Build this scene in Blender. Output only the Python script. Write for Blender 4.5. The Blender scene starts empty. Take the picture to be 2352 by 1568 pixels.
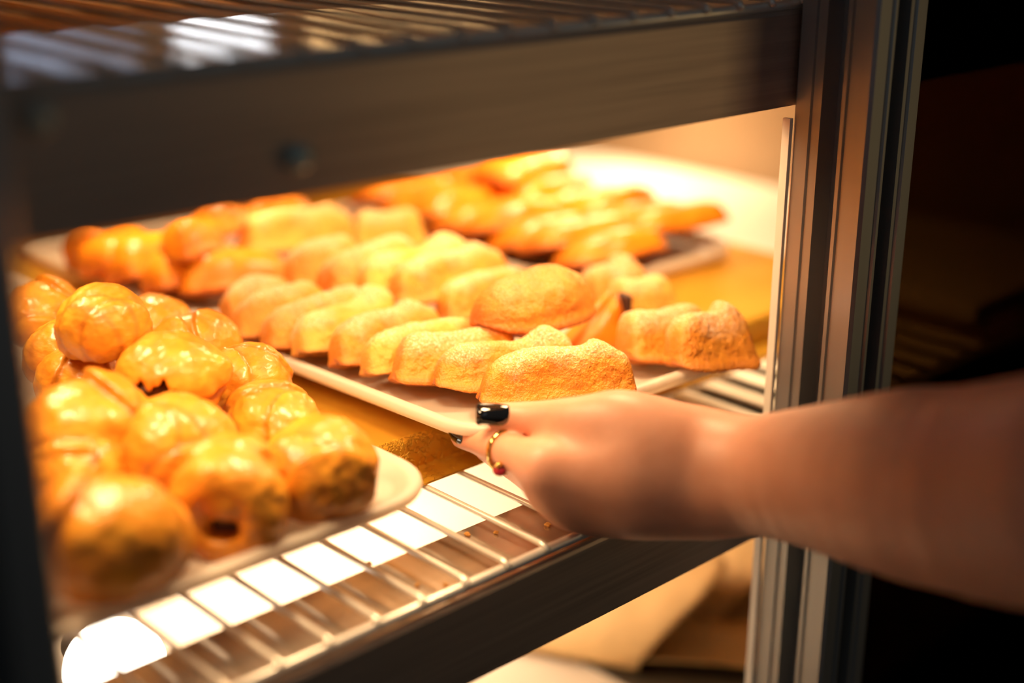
import bpy, bmesh, math, random
import numpy as np
from mathutils import Vector, Matrix, noise

# ------------------------------------------------------------------ camera, world, lights, exposure
SC = bpy.context.scene
COL = SC.collection
W, H, FPX = 2352, 1568, 3156.97
CAM = Vector((0, 0, 0.27))
RR = Vector((0.72825964, -0.68529414, 0.00313591))
UU = Vector((0.22123973, 0.23943669, 0.94536927))
FF = Vector((0.64860687, 0.6877805, -0.32598637))
cd = bpy.data.cameras.new('camera')
cam = bpy.data.objects.new('camera', cd)
COL.objects.link(cam)
m = Matrix((RR, UU, -FF)).transposed().to_4x4()
m.translation = CAM
cam.matrix_world = m
cd.sensor_width = 36
cd.lens = FPX / W * 36
cd.clip_start = 0.02
cd.dof.use_dof = True
cd.dof.focus_distance = 0.622
cd.dof.aperture_fstop = 2.2
cd.dof.aperture_blades = 0
SC.camera = cam
SC.view_settings.view_transform = 'Standard'
SC.view_settings.look = 'None'
SC.view_settings.gamma = 1
SC.view_settings.exposure = 0.0

wd = bpy.data.worlds.new('dim_shop')
SC.world = wd
wd.use_nodes = True
wd.node_tree.nodes['Background'].inputs[0].default_value = (0.60, 0.70, 0.76, 1)
wd.node_tree.nodes['Background'].inputs[1].default_value = 0.07


def area(name, loc, target, sx, sy, power, color, spread=math.pi):
    d = bpy.data.lights.new(name, 'AREA')
    d.shape = 'RECTANGLE'
    d.size, d.size_y = sx, sy
    d.energy, d.color, d.spread = power, color, spread
    o = bpy.data.objects.new(name, d)
    COL.objects.link(o)
    o.location = loc
    o.rotation_euler = (Vector(target) - Vector(loc)).to_track_quat('-Z', 'Y').to_euler()
    return o


WARM = (1.0, 0.68, 0.36)
for lx, ly, lp in ((0.19, 0.43, 0.46), (0.23, 0.58, 0.42), (0.31, 0.415, 0.48), (0.45, 0.415, 0.46), (0.48, 0.56, 0.46), (0.64, 0.48, 0.66), (0.66, 0.68, 0.80), (0.40, 0.74, 0.80)):
    area('heat_lamp_light', (lx, ly, 0.198), (lx, ly + 0.01, 0), 0.045, 0.045, lp * 0.66, WARM, 2.45)
area('heat_lamp_light', (0.86, 0.78, 0.15), (0.87, 0.76, 0), 0.05, 0.05, 0.95, WARM)
area('lower_heat_lamp_light', (0.52, 0.80, -0.03), (0.54, 0.78, -0.3), 0.5, 0.06, 3.6, (1.0, 0.80, 0.55))
area('upper_heat_lamp_light', (0.62, 0.80, 0.40), (0.6, 0.7, 0.2), 0.5, 0.05, 0.10, WARM)
area('shop_daylight', (-1.5, -0.1, 0.9), (0.2, 0.4, 0.1), 0.9, 0.9, 0.7, (0.70, 0.86, 1.0))
area('rail_reflection_light', (1.50, -0.80, 0.0), (0.5, 0.36, 0.18), 0.60, 0.8, 1.0, (1.0, 0.66, 0.28))  # added warm light out of view, for the steel rails to reflect


# ------------------------------------------------------------------ helpers
def ray(px, py):
    return FF + RR * ((px - W / 2) / FPX) - UU * ((py - H / 2) / FPX)


def at(px, py, z):
    d = ray(px, py)
    return CAM + d * ((z - CAM.z) / d.z)


def pd(px, py, depth):
    return CAM + ray(px, py) * depth


def obj(name, mesh, mat=None, parent=None, smooth=True):
    o = bpy.data.objects.new(name, mesh)
    COL.objects.link(o)
    if mat is not None and not mesh.materials:
        mesh.materials.append(mat)
    if smooth:
        mesh.polygons.foreach_set('use_smooth', [True] * len(mesh.polygons))
    if parent is not None:
        o.parent = parent
    return o


def empty(name, loc=(0, 0, 0)):
    o = bpy.data.objects.new(name, None)
    o.empty_display_size = 0.02
    COL.objects.link(o)
    o.location = loc
    return o


def tag(o, label=None, cat=None, group=None, kind=None):
    if label:
        o['label'] = label
    if cat:
        o['category'] = cat
    if group:
        o['group'] = group
    if kind:
        o['kind'] = kind
    return o


def bm_mesh(bm, name):
    me = bpy.data.meshes.new(name)
    bmesh.ops.recalc_face_normals(bm, faces=bm.faces)
    bm.to_mesh(me)
    bm.free()
    return me


def add_box(bm, lo, hi, bev=0.0):
    r = bmesh.ops.create_cube(bm, size=1)
    vs = r['verts']
    for v in vs:
        v.co = Vector([lo[i] + (v.co[i] + 0.5) * (hi[i] - lo[i]) for i in range(3)])
    if bev:
        es = list({e for v in vs for e in v.link_edges})
        bmesh.ops.bevel(bm, geom=es, offset=bev, segments=2, affect='EDGES', profile=0.5)


def box(name, lo, hi, mat, parent=None, bev=0.0):
    bm = bmesh.new()
    add_box(bm, lo, hi, bev)
    return obj(name, bm_mesh(bm, name), mat, parent, smooth=False)


def add_tube(bm, pts, r, n=10):
    pts = [Vector(p) for p in pts]
    rings = []
    for i, p in enumerate(pts):
        t = (pts[min(i + 1, len(pts) - 1)] - pts[max(i - 1, 0)]).normalized()
        a = t.orthogonal().normalized()
        if abs(t.z) < 0.9:
            a = Vector((0, 0, 1)).cross(t).normalized()
        b = t.cross(a)
        rr = r[i] if isinstance(r, (list, tuple)) else r
        rings.append([bm.verts.new(p + (a * math.cos(2 * math.pi * k / n) + b * math.sin(2 * math.pi * k / n)) * rr) for k in range(n)])
    for i in range(len(rings) - 1):
        for k in range(n):
            bm.faces.new((rings[i][k], rings[i][(k + 1) % n], rings[i + 1][(k + 1) % n], rings[i + 1][k]))
    bm.faces.new(rings[0])
    bm.faces.new(list(reversed(rings[-1])))


def extrude_profile(name, prof, axis, a, b, mat, parent=None):
    """prof: closed list of 2-D points; extruded along axis 'x' (points are y,z) or 'z' (points are x,y)."""
    bm = bmesh.new()

    def v3(p, t):
        return (t, p[0], p[1]) if axis == 'x' else (p[0], p[1], t)
    A = [bm.verts.new(v3(p, a)) for p in prof]
    B = [bm.verts.new(v3(p, b)) for p in prof]
    n = len(prof)
    for i in range(n):
        bm.faces.new((A[i], A[(i + 1) % n], B[(i + 1) % n], B[i]))
    bm.faces.new(A)
    bm.faces.new(B)
    return obj(name, bm_mesh(bm, name), mat, parent, smooth=False)


# ------------------------------------------------------------------ materials
def new_mat(name):
    mt = bpy.data.materials.new(name)
    mt.use_nodes = True
    nt = mt.node_tree
    return mt, nt, nt.nodes['Principled BSDF']


def nd(nt, typ, **kw):
    n = nt.nodes.new(typ)
    for k, v in kw.items():
        if k in n.inputs:
            n.inputs[k].default_value = v
        else:
            setattr(n, k, v)
    return n


def noise_node(nt, scale, detail=3, rough=0.55, stretch=None):
    tc = nd(nt, 'ShaderNodeTexCoord')
    n = nd(nt, 'ShaderNodeTexNoise', Scale=scale, Detail=detail, Roughness=rough)
    if stretch:
        mp = nd(nt, 'ShaderNodeMapping')
        mp.inputs['Scale'].default_value = stretch
        nt.links.new(tc.outputs['Object'], mp.inputs[0])
        nt.links.new(mp.outputs[0], n.inputs['Vector'])
    else:
        nt.links.new(tc.outputs['Object'], n.inputs['Vector'])
    return n


def ramp(nt, src, stops):
    r = nd(nt, 'ShaderNodeValToRGB')
    e = r.color_ramp.elements
    while len(e) < len(stops):
        e.new(0.5)
    for i, (p, c) in enumerate(stops):
        e[i].position = p
        e[i].color = (*c, 1)
    nt.links.new(src, r.inputs[0])
    return r


def bump(nt, b, src, strength, dist, prev=None):
    n = nd(nt, 'ShaderNodeBump', Strength=strength, Distance=dist)
    nt.links.new(src, n.inputs['Height'])
    if prev:
        nt.links.new(prev.outputs[0], n.inputs['Normal'])
    nt.links.new(n.outputs[0], b.inputs['Normal'])
    return n


def plain(name, col, rough=0.5, metal=0.0, nscale=0, var=0.15, bstr=0, bdist=0.0005, stretch=None, coat=0):
    mt, nt, b = new_mat(name)
    b.inputs['Roughness'].default_value = rough
    b.inputs['Metallic'].default_value = metal
    b.inputs['Coat Weight'].default_value = coat
    b.inputs['Base Color'].default_value = (*col, 1)
    if nscale:
        n = noise_node(nt, nscale, stretch=stretch)
        r = ramp(nt, n.outputs[0], [(0.3, tuple(c * (1 - var) for c in col)), (0.7, tuple(min(1, c * (1 + var)) for c in col))])
        nt.links.new(r.outputs[0], b.inputs['Base Color'])
        if bstr:
            bump(nt, b, n.outputs[0], bstr, bdist)
    return mt


M = {}
M['alu'] = plain('anodised_aluminium', (0.34, 0.35, 0.36), 0.36, 0.75, 40, 0.08, 0.1, 0.0003, (1, 1, 0.05))
M['steel'] = plain('brushed_steel', (0.47, 0.37, 0.31), 0.42, 0.7, 500, 0.14, 0.12, 0.0002, (0.02, 1, 1))
M['flange'] = plain('worn_steel', (0.60, 0.50, 0.40), 0.17, 0.8, 60, 0.2, 0.15, 0.0003, (0.12, 1, 1))
M['wire'] = plain('chromed_wire', (0.84, 0.78, 0.70), 0.28, 0.45)
def tray_plastic():
    mt, nt, b = new_mat('cream_plastic')
    b.inputs['Base Color'].default_value = (0.88, 0.80, 0.70, 1)
    b.inputs['Roughness'].default_value = 0.35
    tl = nd(nt, 'ShaderNodeBsdfTranslucent')
    tl.inputs[0].default_value = (0.90, 0.78, 0.62, 1)
    mx = nd(nt, 'ShaderNodeMixShader')
    mx.inputs[0].default_value = 0.48
    nt.links.new(b.outputs[0], mx.inputs[1])
    nt.links.new(tl.outputs[0], mx.inputs[2])
    nt.links.new(mx.outputs[0], nt.nodes['Material Output'].inputs[0])
    return mt


M['tray'] = tray_plastic()
M['white_panel'] = plain('white_panel', (0.88, 0.84, 0.80), 0.35, 0.0, 25, 0.03)
M['beige_panel'] = plain('beige_panel', (0.30, 0.20, 0.12), 0.35, 0.3, 12, 0.08)
M['dark_panel'] = plain('dark_panel', (0.05, 0.035, 0.02), 0.5, 0.0, 12, 0.1)
M['brown_panel'] = plain('brown_panel', (0.30, 0.17, 0.06), 0.45, 0.3, 12, 0.1)
M['slat'] = plain('cream_slat', (0.88, 0.82, 0.72), 0.4, 0.0, 40, 0.04)
M['grey_plate'] = plain('grey_plate', (0.10, 0.09, 0.075), 0.5, 0.0, 40, 0.1)
M['paper'] = plain('cream_paper', (0.66, 0.55, 0.43), 0.6, 0.0, 14, 0.07)
M['black_nail'] = plain('black_gel_polish', (0.004, 0.004, 0.005), 0.08, 0.0, coat=1.0)
M['gold'] = plain('yellow_gold', (0.9, 0.62, 0.2), 0.15, 1.0)
M['ruby'] = plain('dark_red_stone', (0.35, 0.01, 0.03), 0.08, 0.0, coat=1.0)
M['bolt'] = plain('bolt_steel', (0.50, 0.60, 0.57), 0.3, 0.5)
M['crumb'] = plain('crumb', (0.75, 0.36, 0.08), 0.7, 0.0, 400, 0.3)
M['filling'] = plain('dark_filling', (0.05, 0.014, 0.006), 0.6, 0.0, 300, 0.5, 0.6, 0.001)
M['kraft'] = plain('kraft_paper', (0.78, 0.50, 0.21), 0.7, 0.0, 30, 0.08)
M['floor'] = plain('dark_tiles', (0.04, 0.04, 0.042), 0.4, 0.0, 6, 0.2)


def gold_sheet():
    mt, nt, b = new_mat('gold_foil')
    n1 = noise_node(nt, 9, 3)
    r = ramp(nt, n1.outputs[0], [(0.3, (0.66, 0.33, 0.02)), (0.7, (0.76, 0.42, 0.04))])
    nt.links.new(r.outputs[0], b.inputs['Base Color'])
    b.inputs['Metallic'].default_value = 0.5
    b.inputs['Roughness'].default_value = 0.38
    tc = nd(nt, 'ShaderNodeTexCoord')
    v = nd(nt, 'ShaderNodeTexVoronoi', Scale=170.0)
    v.feature = 'DISTANCE_TO_EDGE'
    n2 = noise_node(nt, 120, 4)
    mx = nd(nt, 'ShaderNodeMixRGB')
    mx.inputs[0].default_value = 0.02
    nt.links.new(tc.outputs['Object'], mx.inputs[1])
    nt.links.new(n2.outputs['Color'], mx.inputs[2])
    nt.links.new(mx.outputs[0], v.inputs['Vector'])
    rr = ramp(nt, v.outputs[0], [(0.0, (0, 0, 0)), (0.08, (1, 1, 1))])
    at_ = nd(nt, 'ShaderNodeAttribute', attribute_name='crinkle')
    ml = nd(nt, 'ShaderNodeMath', operation='MULTIPLY')
    nt.links.new(at_.outputs['Fac'], ml.inputs[0])
    ml.inputs[1].default_value = 0.9
    bn = nd(nt, 'ShaderNodeBump', Distance=0.0008)
    nt.links.new(ml.outputs[0], bn.inputs['Strength'])
    nt.links.new(rr.outputs[0], bn.inputs['Height'])
    nt.links.new(bn.outputs[0], b.inputs['Normal'])
    return mt


M['gold_sheet'] = gold_sheet()


def pastry_mat(name, lo, hi, brown, rough, coat, sugar):
    mt, nt, b = new_mat(name)
    n1 = noise_node(nt, 70, 4, 0.6)
    base = ramp(nt, n1.outputs[0], [(0.32, lo), (0.68, hi)])
    out = base.outputs[0]
    a = nd(nt, 'ShaderNodeAttribute', attribute_name='brown')
    mx = nd(nt, 'ShaderNodeMixRGB')
    nt.links.new(a.outputs['Fac'], mx.inputs[0])
    nt.links.new(out, mx.inputs[1])
    mx.inputs[2].default_value = (*brown, 1)
    out = mx.outputs[0]
    if sugar:
        n2 = noise_node(nt, 900, 2, 0.6)
        r2 = ramp(nt, n2.outputs[0], [(0.48, (0, 0, 0)), (0.66, (1, 1, 1))])
        tp = nd(nt, 'ShaderNodeAttribute', attribute_name='sugar')  # pale tops: sugar together with the light falling from above
        ma = nd(nt, 'ShaderNodeMath', operation='MULTIPLY_ADD')
        nt.links.new(tp.outputs['Fac'], ma.inputs[0])
        ma.inputs[1].default_value = 0.66
        ma.inputs[2].default_value = 0.06
        mh = nd(nt, 'ShaderNodeMath', operation='MULTIPLY_ADD')
        nt.links.new(r2.outputs[0], mh.inputs[0])
        mh.inputs[1].default_value = 0.75
        mh.inputs[2].default_value = 0.25
        ml = nd(nt, 'ShaderNodeMath', operation='MULTIPLY')
        nt.links.new(mh.outputs[0], ml.inputs[0])
        nt.links.new(ma.outputs[0], ml.inputs[1])
        m2 = nd(nt, 'ShaderNodeMixRGB')
        nt.links.new(ml.outputs[0], m2.inputs[0])
        nt.links.new(out, m2.inputs[1])
        m2.inputs[2].default_value = (0.98, 0.86, 0.66, 1)
        out = m2.outputs[0]
        bp = bump(nt, b, n2.outputs[0], 0.55, 0.0012)
        n3 = noise_node(nt, 260, 3, 0.6)
        bump(nt, b, n3.outputs[0], 0.4, 0.0015, bp)
    else:
        n2 = noise_node(nt, 160, 3, 0.6, (1, 1, 2.2))
        bump(nt, b, n2.outputs[0], 0.25, 0.0012)
    nt.links.new(out, b.inputs['Base Color'])
    b.inputs['Roughness'].default_value = rough
    b.inputs['Coat Weight'].default_value = coat
    b.inputs['Coat Roughness'].default_value = 0.16
    return mt


M['sugar'] = pastry_mat('sugared_puff_pastry', (0.76, 0.235, 0.005), (0.87, 0.33, 0.014), (0.52, 0.13, 0.008), 0.5, 0.0, 0.5)
M['pale'] = pastry_mat('pale_sugared_pastry', (0.84, 0.34, 0.02), (0.92, 0.47, 0.055), (0.62, 0.22, 0.03), 0.55, 0.0, 0.6)
M['glaze'] = pastry_mat('egg_glazed_pastry', (0.68, 0.215, 0.010), (0.84, 0.355, 0.026), (0.34, 0.075, 0.005), 0.42, 0.4, 0.0)
M['orange'] = pastry_mat('orange_glazed_pastry', (0.88, 0.235, 0.006), (0.93, 0.31, 0.012), (0.50, 0.10, 0.008), 0.42, 0.2, 0.0)


def skin_mat():
    mt, nt, b = new_mat('skin')
    n = noise_node(nt, 60, 4)
    r = ramp(nt, n.outputs[0], [(0.3, (0.74, 0.335, 0.20)), (0.7, (0.82, 0.40, 0.255))])
    nt.links.new(r.outputs[0], b.inputs['Base Color'])
    b.inputs['Roughness'].default_value = 0.45
    b.inputs['Subsurface Weight'].default_value = 0.2
    b.inputs['Subsurface Radius'].default_value = (0.006, 0.0025, 0.0012)
    b.inputs['Subsurface Scale'].default_value = 1.0
    n2 = noise_node(nt, 900, 3)
    bump(nt, b, n2.outputs[0], 0.08, 0.0004)
    return mt


M['skin'] = skin_mat()


def emit(name, col, s):
    mt, nt, b = new_mat(name)
    b.inputs['Emission Color'].default_value = (*col, 1)
    b.inputs['Emission Strength'].default_value = s
    b.inputs['Base Color'].default_value = (0.8, 0.8, 0.8, 1)
    return mt


M['bulb'] = emit('glowing_bulb', (1.0, 0.90, 0.72), 9)
M['cool_glow'] = emit('cool_glow', (0.86, 0.92, 1.0), 16)
M['warm_strip'] = emit('warm_strip', (1.0, 0.62, 0.26), 14)
M['cool_dim'] = emit('cool_dim_glow', (0.5, 0.68, 1.0), 1.6)


def tinted():
    mt, nt, b = new_mat('shade_glass')
    b.inputs['Base Color'].default_value = (0.004, 0.004, 0.004, 1)
    b.inputs['Roughness'].default_value = 0.05
    tr = nd(nt, 'ShaderNodeBsdfTransparent')
    tr.inputs[0].default_value = (0.15, 0.11, 0.06, 1)  # tint puts the shade of the bay into the pane
    gl = nd(nt, 'ShaderNodeBsdfGlossy', Roughness=0.05)
    gl.inputs[0].default_value = (0.5, 0.5, 0.5, 1)
    mx = nd(nt, 'ShaderNodeMixShader')
    mx.inputs[0].default_value = 0.02
    nt.links.new(tr.outputs[0], mx.inputs[1])
    nt.links.new(gl.outputs[0], mx.inputs[2])
    nt.links.new(mx.outputs[0], nt.nodes['Material Output'].inputs[0])
    return mt


M['tinted'] = tinted()

# ------------------------------------------------------------------ the setting
tag(box('floor', (-3, -3, -1.0), (4, 4, -0.95), M['floor']), kind='structure')
tag(box('wall_back', (-3, 3.0, -0.95), (4, 3.05, 2.2), M['dark_panel']), kind='structure')
tag(box('wall_right', (3.2, -3, -0.95), (3.25, 3.0, 2.2), M['dark_panel']), kind='structure')

# ------------------------------------------------------------------ the display cabinet
cab = empty('display_cabinet', (0.52, 0.75, -0.95))
tag(cab, 'aluminium framed heated display cabinet with steel shelf rails and a side pane darkened to shade its bay', 'display cabinet')


def cpart(o):
    o.parent = cab
    o.matrix_parent_inverse = Matrix.Translation(-cab.location)
    return o


def post(x0, y0):
    s, g, dp = 0.040, 0.0052, 0.0125
    x1, y1 = x0 + s, y0 + s
    cx, cy = x0 + s / 2, y0 + s / 2
    prof = []

    def side(a, b, inn):
        # a -> b along the side, slot in the middle, two shallow ribs beside it
        a, b, inn = Vector(a), Vector(b), Vector(inn)
        t = (b - a).normalized()
        L = s
        pts = [(0.0015, 0), (0.009, 0), (0.0095, 0.0012), (0.0125, 0.0012), (0.013, 0), (L / 2 - g, 0), (L / 2 - g, dp), (L / 2 + g, dp), (L / 2 + g, 0),
               (L - 0.013, 0), (L - 0.0125, 0.0012), (L - 0.0095, 0.0012), (L - 0.009, 0), (L - 0.0015, 0)]
        return [tuple(a + t * p + inn * q) for p, q in pts]
    prof += side((x0, y0), (x1, y0), (0, 1))
    prof += side((x1, y0), (x1, y1), (-1, 0))
    prof += side((x1, y1), (x0, y1), (0, -1))
    prof += side((x0, y1), (x0, y0), (1, 0))
    return cpart(extrude_profile('post', prof, 'z', -0.95, 0.55, M['alu']))


post(0.0985, 0.3255)
post(0.519, 0.3255)
cpart(box('edge_trim', (0.5165, 0.3650, -0.95), (0.5189, 0.3690, 0.163), M['slat']))


def rail(z0, z1, fl):
    t = 0.0016
    y = 0.3668
    prof = [(y, z0), (y, z1 - 0.002), (y + 0.0006, z1 - 0.0005), (y + 0.002, z1), (fl, z1), (fl, z1 - t), (y + t, z1 - t - 0.001), (y + t, z0 + t), (y + 0.010, z0 + t), (y + 0.010, z0)]
    return cpart(extrude_profile('shelf_rail', prof, 'x', 0.02, 0.95, M['steel']))


lower_rail = rail(-0.047, -0.0075, 0.370)
upper_rail = rail(0.1685, 0.2110, 0.370)


def rail_flange(z, yend):
    return cpart(box('rail_flange', (0.02, 0.3700, z - 0.0016), (0.95, yend, z), M['flange']))


rail_flange(-0.0078, 0.4145)
rail_flange(0.2095, 0.520)


def bolt(x, z, parent):
    bm = bmesh.new()
    add_tube(bm, [(x, 0.3690, z), (x, 0.3640, z), (x, 0.3625, z), (x, 0.3615, z)], [0.0046, 0.0046, 0.0038, 0.0022], 20)
    o = obj('bolt', bm_mesh(bm, 'bolt'), M['bolt'])
    o.parent = parent
    o.matrix_parent_inverse = parent.matrix_world.inverted()
    bpy.context.view_layer.update()
    return o


bpy.context.view_layer.update()
for bx, bz in ((0.1647, 0.2040), (0.2500, 0.1815)):
    o = bolt(bx, bz, upper_rail)
    o.matrix_parent_inverse = Matrix.Identity(4)

cpart(box('end_panel', (0.945, 0.3672, -0.95), (0.960, 1.15, 0.55), M['beige_panel']))
cpart(box('side_panel', (0.01, 0.3672, -0.95), (0.02, 1.15, 0.55), M['beige_panel']))
cpart(box('back_panel', (0.02, 1.14, -0.95), (0.945, 1.15, 0.55), M['brown_panel']))
cpart(box('white_ledge', (0.760, 0.3900, 0.004), (0.945, 1.14, 0.016), M['white_panel'], bev=0.002))
cpart(box('lower_shelf', (0.02, 0.3800, -0.225), (0.945, 1.14, -0.215), M['dark_panel']))
cpart(box('cabinet_roof', (0.01, 0.3672, 0.55), (0.96, 1.15, 0.56), M['dark_panel']))
cpart(box('shade_pane', (0.5600, 0.3440, -0.60), (0.98, 0.3480, 0.54), M['tinted']))  # pane darkened to stand in for the shade of the bay behind


# ------------------------------------------------------------------ wire racks
def wire_rack(z, x0, x1, label, y1=1.12):
    root = tag(empty('wire_rack', (0.4, 0.75, z)), label, 'wire rack')

    def ch(name, bm):
        o = obj(name, bm_mesh(bm, name), M['wire'])
        o.parent = root
        o.matrix_parent_inverse = Matrix.Translation(-root.location)
    bm = bmesh.new()
    add_tube(bm, [(0.021, 0.3705, z - 0.0038), (0.944, 0.3705, z - 0.0038)], 0.0024)
    ch('rim_bar', bm)
    bm = bmesh.new()
    add_tube(bm, [(0.021, y1, z - 0.0038), (0.944, y1, z - 0.0038)], 0.0024)
    ch('rim_bar', bm)
    x = x0
    while x < x1:
        bm = bmesh.new()
        add_tube(bm, [(x, 0.3668, z - 0.003), (x, 0.3680, z - 0.0008), (x, 0.3720, z), (x, y1, z)], 0.00145, 8)
        ch('wire', bm)
        x += 0.02228
    return root


wire_rack(-0.0003, 0.0556, 0.505, 'chromed wire shelf rack under the gold baking sheet, on the lower steel rail')
wire_rack(0.2165, 0.0556, 0.93, 'chromed wire shelf rack above the bolted upper rail, reflecting the added glow panels')

gr = tag(empty('stripe_grille', (0.62, 0.42, -0.006)), 'made-up grille of cream slats over a dark plate, imitating bright wires and dark gaps, beside the aluminium post', 'grille')  # made-up grille, its slats and plate colour in the rack's bright and dark stripes
for k in range(10):
    x = 0.5155 + 0.0243 * k
    o = box('slat', (x, 0.374, -0.0022), (x + 0.0125, 0.4475, 0.0), M['slat'], bev=0.0008)
    o.parent = gr
    o.matrix_parent_inverse = Matrix.Translation(-gr.location)
o = box('plate', (0.510, 0.374, -0.0060), (0.755, 0.4475, -0.0046), M['grey_plate'])
o.parent = gr
o.matrix_parent_inverse = Matrix.Translation(-gr.location)


# ------------------------------------------------------------------ gold baking sheets
def baking_sheet(x0, x1, y0, y1, zb, label):
    h = 0.0184
    r = 0.0035
    prof = [(y0 - 0.014, zb), (y0 - 0.014, zb + 0.0010), (y0 - 0.0012, zb + 0.0012), (y0, zb + 0.0026), (y0, zb + h - r)]
    for k in range(1, 6):
        a = k / 5 * math.pi / 2
        prof.append((y0 + r - r * math.cos(a), zb + h - r + r * math.sin(a)))
    prof += [(y0 + (y1 - y0) * 0.05, zb + h), (y1, zb + h), (y1, zb)]
    bm = bmesh.new()
    nx = 60
    rows = [[bm.verts.new((x0 + (x1 - x0) * i / nx, p[0], p[1])) for p in prof] for i in range(nx + 1)]
    n = len(prof)
    for i in range(nx):
        for k in range(n):
            bm.faces.new((rows[i][k], rows[i][(k + 1) % n], rows[i + 1][(k + 1) % n], rows[i + 1][k]))
    bm.faces.new(rows[0])
    bm.faces.new(rows[-1])
    me = bm_mesh(bm, 'baking_sheet')
    at_ = me.attributes.new('crinkle', 'FLOAT', 'POINT')
    at_.data.foreach_set('value', [1.0 if v.co.y < y0 + 0.003 else 0.08 for v in me.vertices])
    o = obj('baking_sheet', me, M['gold_sheet'], smooth=False)
    return tag(o, label, 'baking sheet')


baking_sheet(0.04, 0.757, 0.4600, 1.10, 0.0016, 'gold foil baking sheet under the pastry trays with a crinkled front edge')
baking_sheet(0.04, 0.90, 0.820, 1.10, 0.2184, 'brownish gold baking sheet on the topmost wire rack, mostly out of view')


# ------------------------------------------------------------------ trays
def tray(x0, x1, y0, y1, zb, label, h=0.0095, rc=0.032, tilt=(0, 0)):
    cx, cy = (x0 + x1) / 2, (y0 + y1) / 2
    hx, hy = (x1 - x0) / 2, (y1 - y0) / 2

    def ring(ins, z, rad):
        pts = []
        for (sx, sy, a0) in ((1, 1, 0), (-1, 1, 90), (-1, -1, 180), (1, -1, 270)):
            for k in range(13):
                a = math.radians(a0 + 90 * k / 12)
                pts.append((sx * (hx - ins - rad) + rad * math.cos(a), sy * (hy - ins - rad) + rad * math.sin(a), z))
        return pts
    spec = [(0.0100, 0.0, rc - 0.008), (0.0070, 0.0006, rc - 0.005), (0.0030, h - 0.0060, rc - 0.002), (0.0006, h - 0.0046, rc), (0.0, h - 0.0030, rc), (0.0004, h - 0.0010, rc), (0.0016, h, rc - 0.001),
            (0.0050, h, rc - 0.004), (0.0064, h - 0.0010, rc - 0.005), (0.0105, 0.0042, rc - 0.009), (0.0130, 0.0024, rc - 0.011), (0.0170, 0.0018, rc - 0.014)]
    bm = bmesh.new()
    rs = [[bm.verts.new(p) for p in ring(*s)] for s in spec]
    n = len(rs[0])
    for a, b in zip(rs[:-1], rs[1:]):
        for k in range(n):
            bm.faces.new((a[k], a[(k + 1) % n], b[(k + 1) % n], b[k]))
    bm.faces.new(rs[0])
    bm.faces.new(rs[-1])
    o = obj('serving_tray', bm_mesh(bm, 'serving_tray'), M['tray'])
    o.location = (cx, cy, zb)
    o.rotation_euler = (math.atan(tilt[1]), -math.atan(tilt[0]), 0)
    return tag(o, label, 'tray', 'cream plastic pastry trays')


TZ = 0.0204
FLOOR_Z = TZ + 0.0022
tray(0.128, 0.3390, 0.394, 0.835, TZ, 'cream tray of round glazed buns, nearest the dark left post')
TA, TB, TX, TY = -0.022, -0.030, 0.562, 0.645      # the hand lifts the near left corner of the gripped tray


def lift(x, y):
    return TA * (x - TX) + TB * (y - TY)


tray(0.3600, 0.5620, 0.3960, 0.6450, TZ + lift(0.461, 0.5205), 'cream tray of sugared pastries being gripped by the hand', tilt=(TA, TB))
tray(0.3700, 0.5640, 0.6540, 0.9000, TZ, 'cream tray with dark-seamed turnovers behind the sugared pastry tray')
tray(0.5790, 0.7370, 0.5480, 0.8300, TZ, 'cream tray heaped with flat orange turnovers, beside the white ledge')


# ------------------------------------------------------------------ pastries
def fbm(p, s, seed, oct=3):
    v = 0
    a = 1.0
    for k in range(oct):
        v += a * noise.noise(Vector((p[0] * s + seed * 7.3, p[1] * s + seed * 3.1, p[2] * s - seed * 5.7)))
        a *= 0.5
        s *= 2.1
    return v


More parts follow.
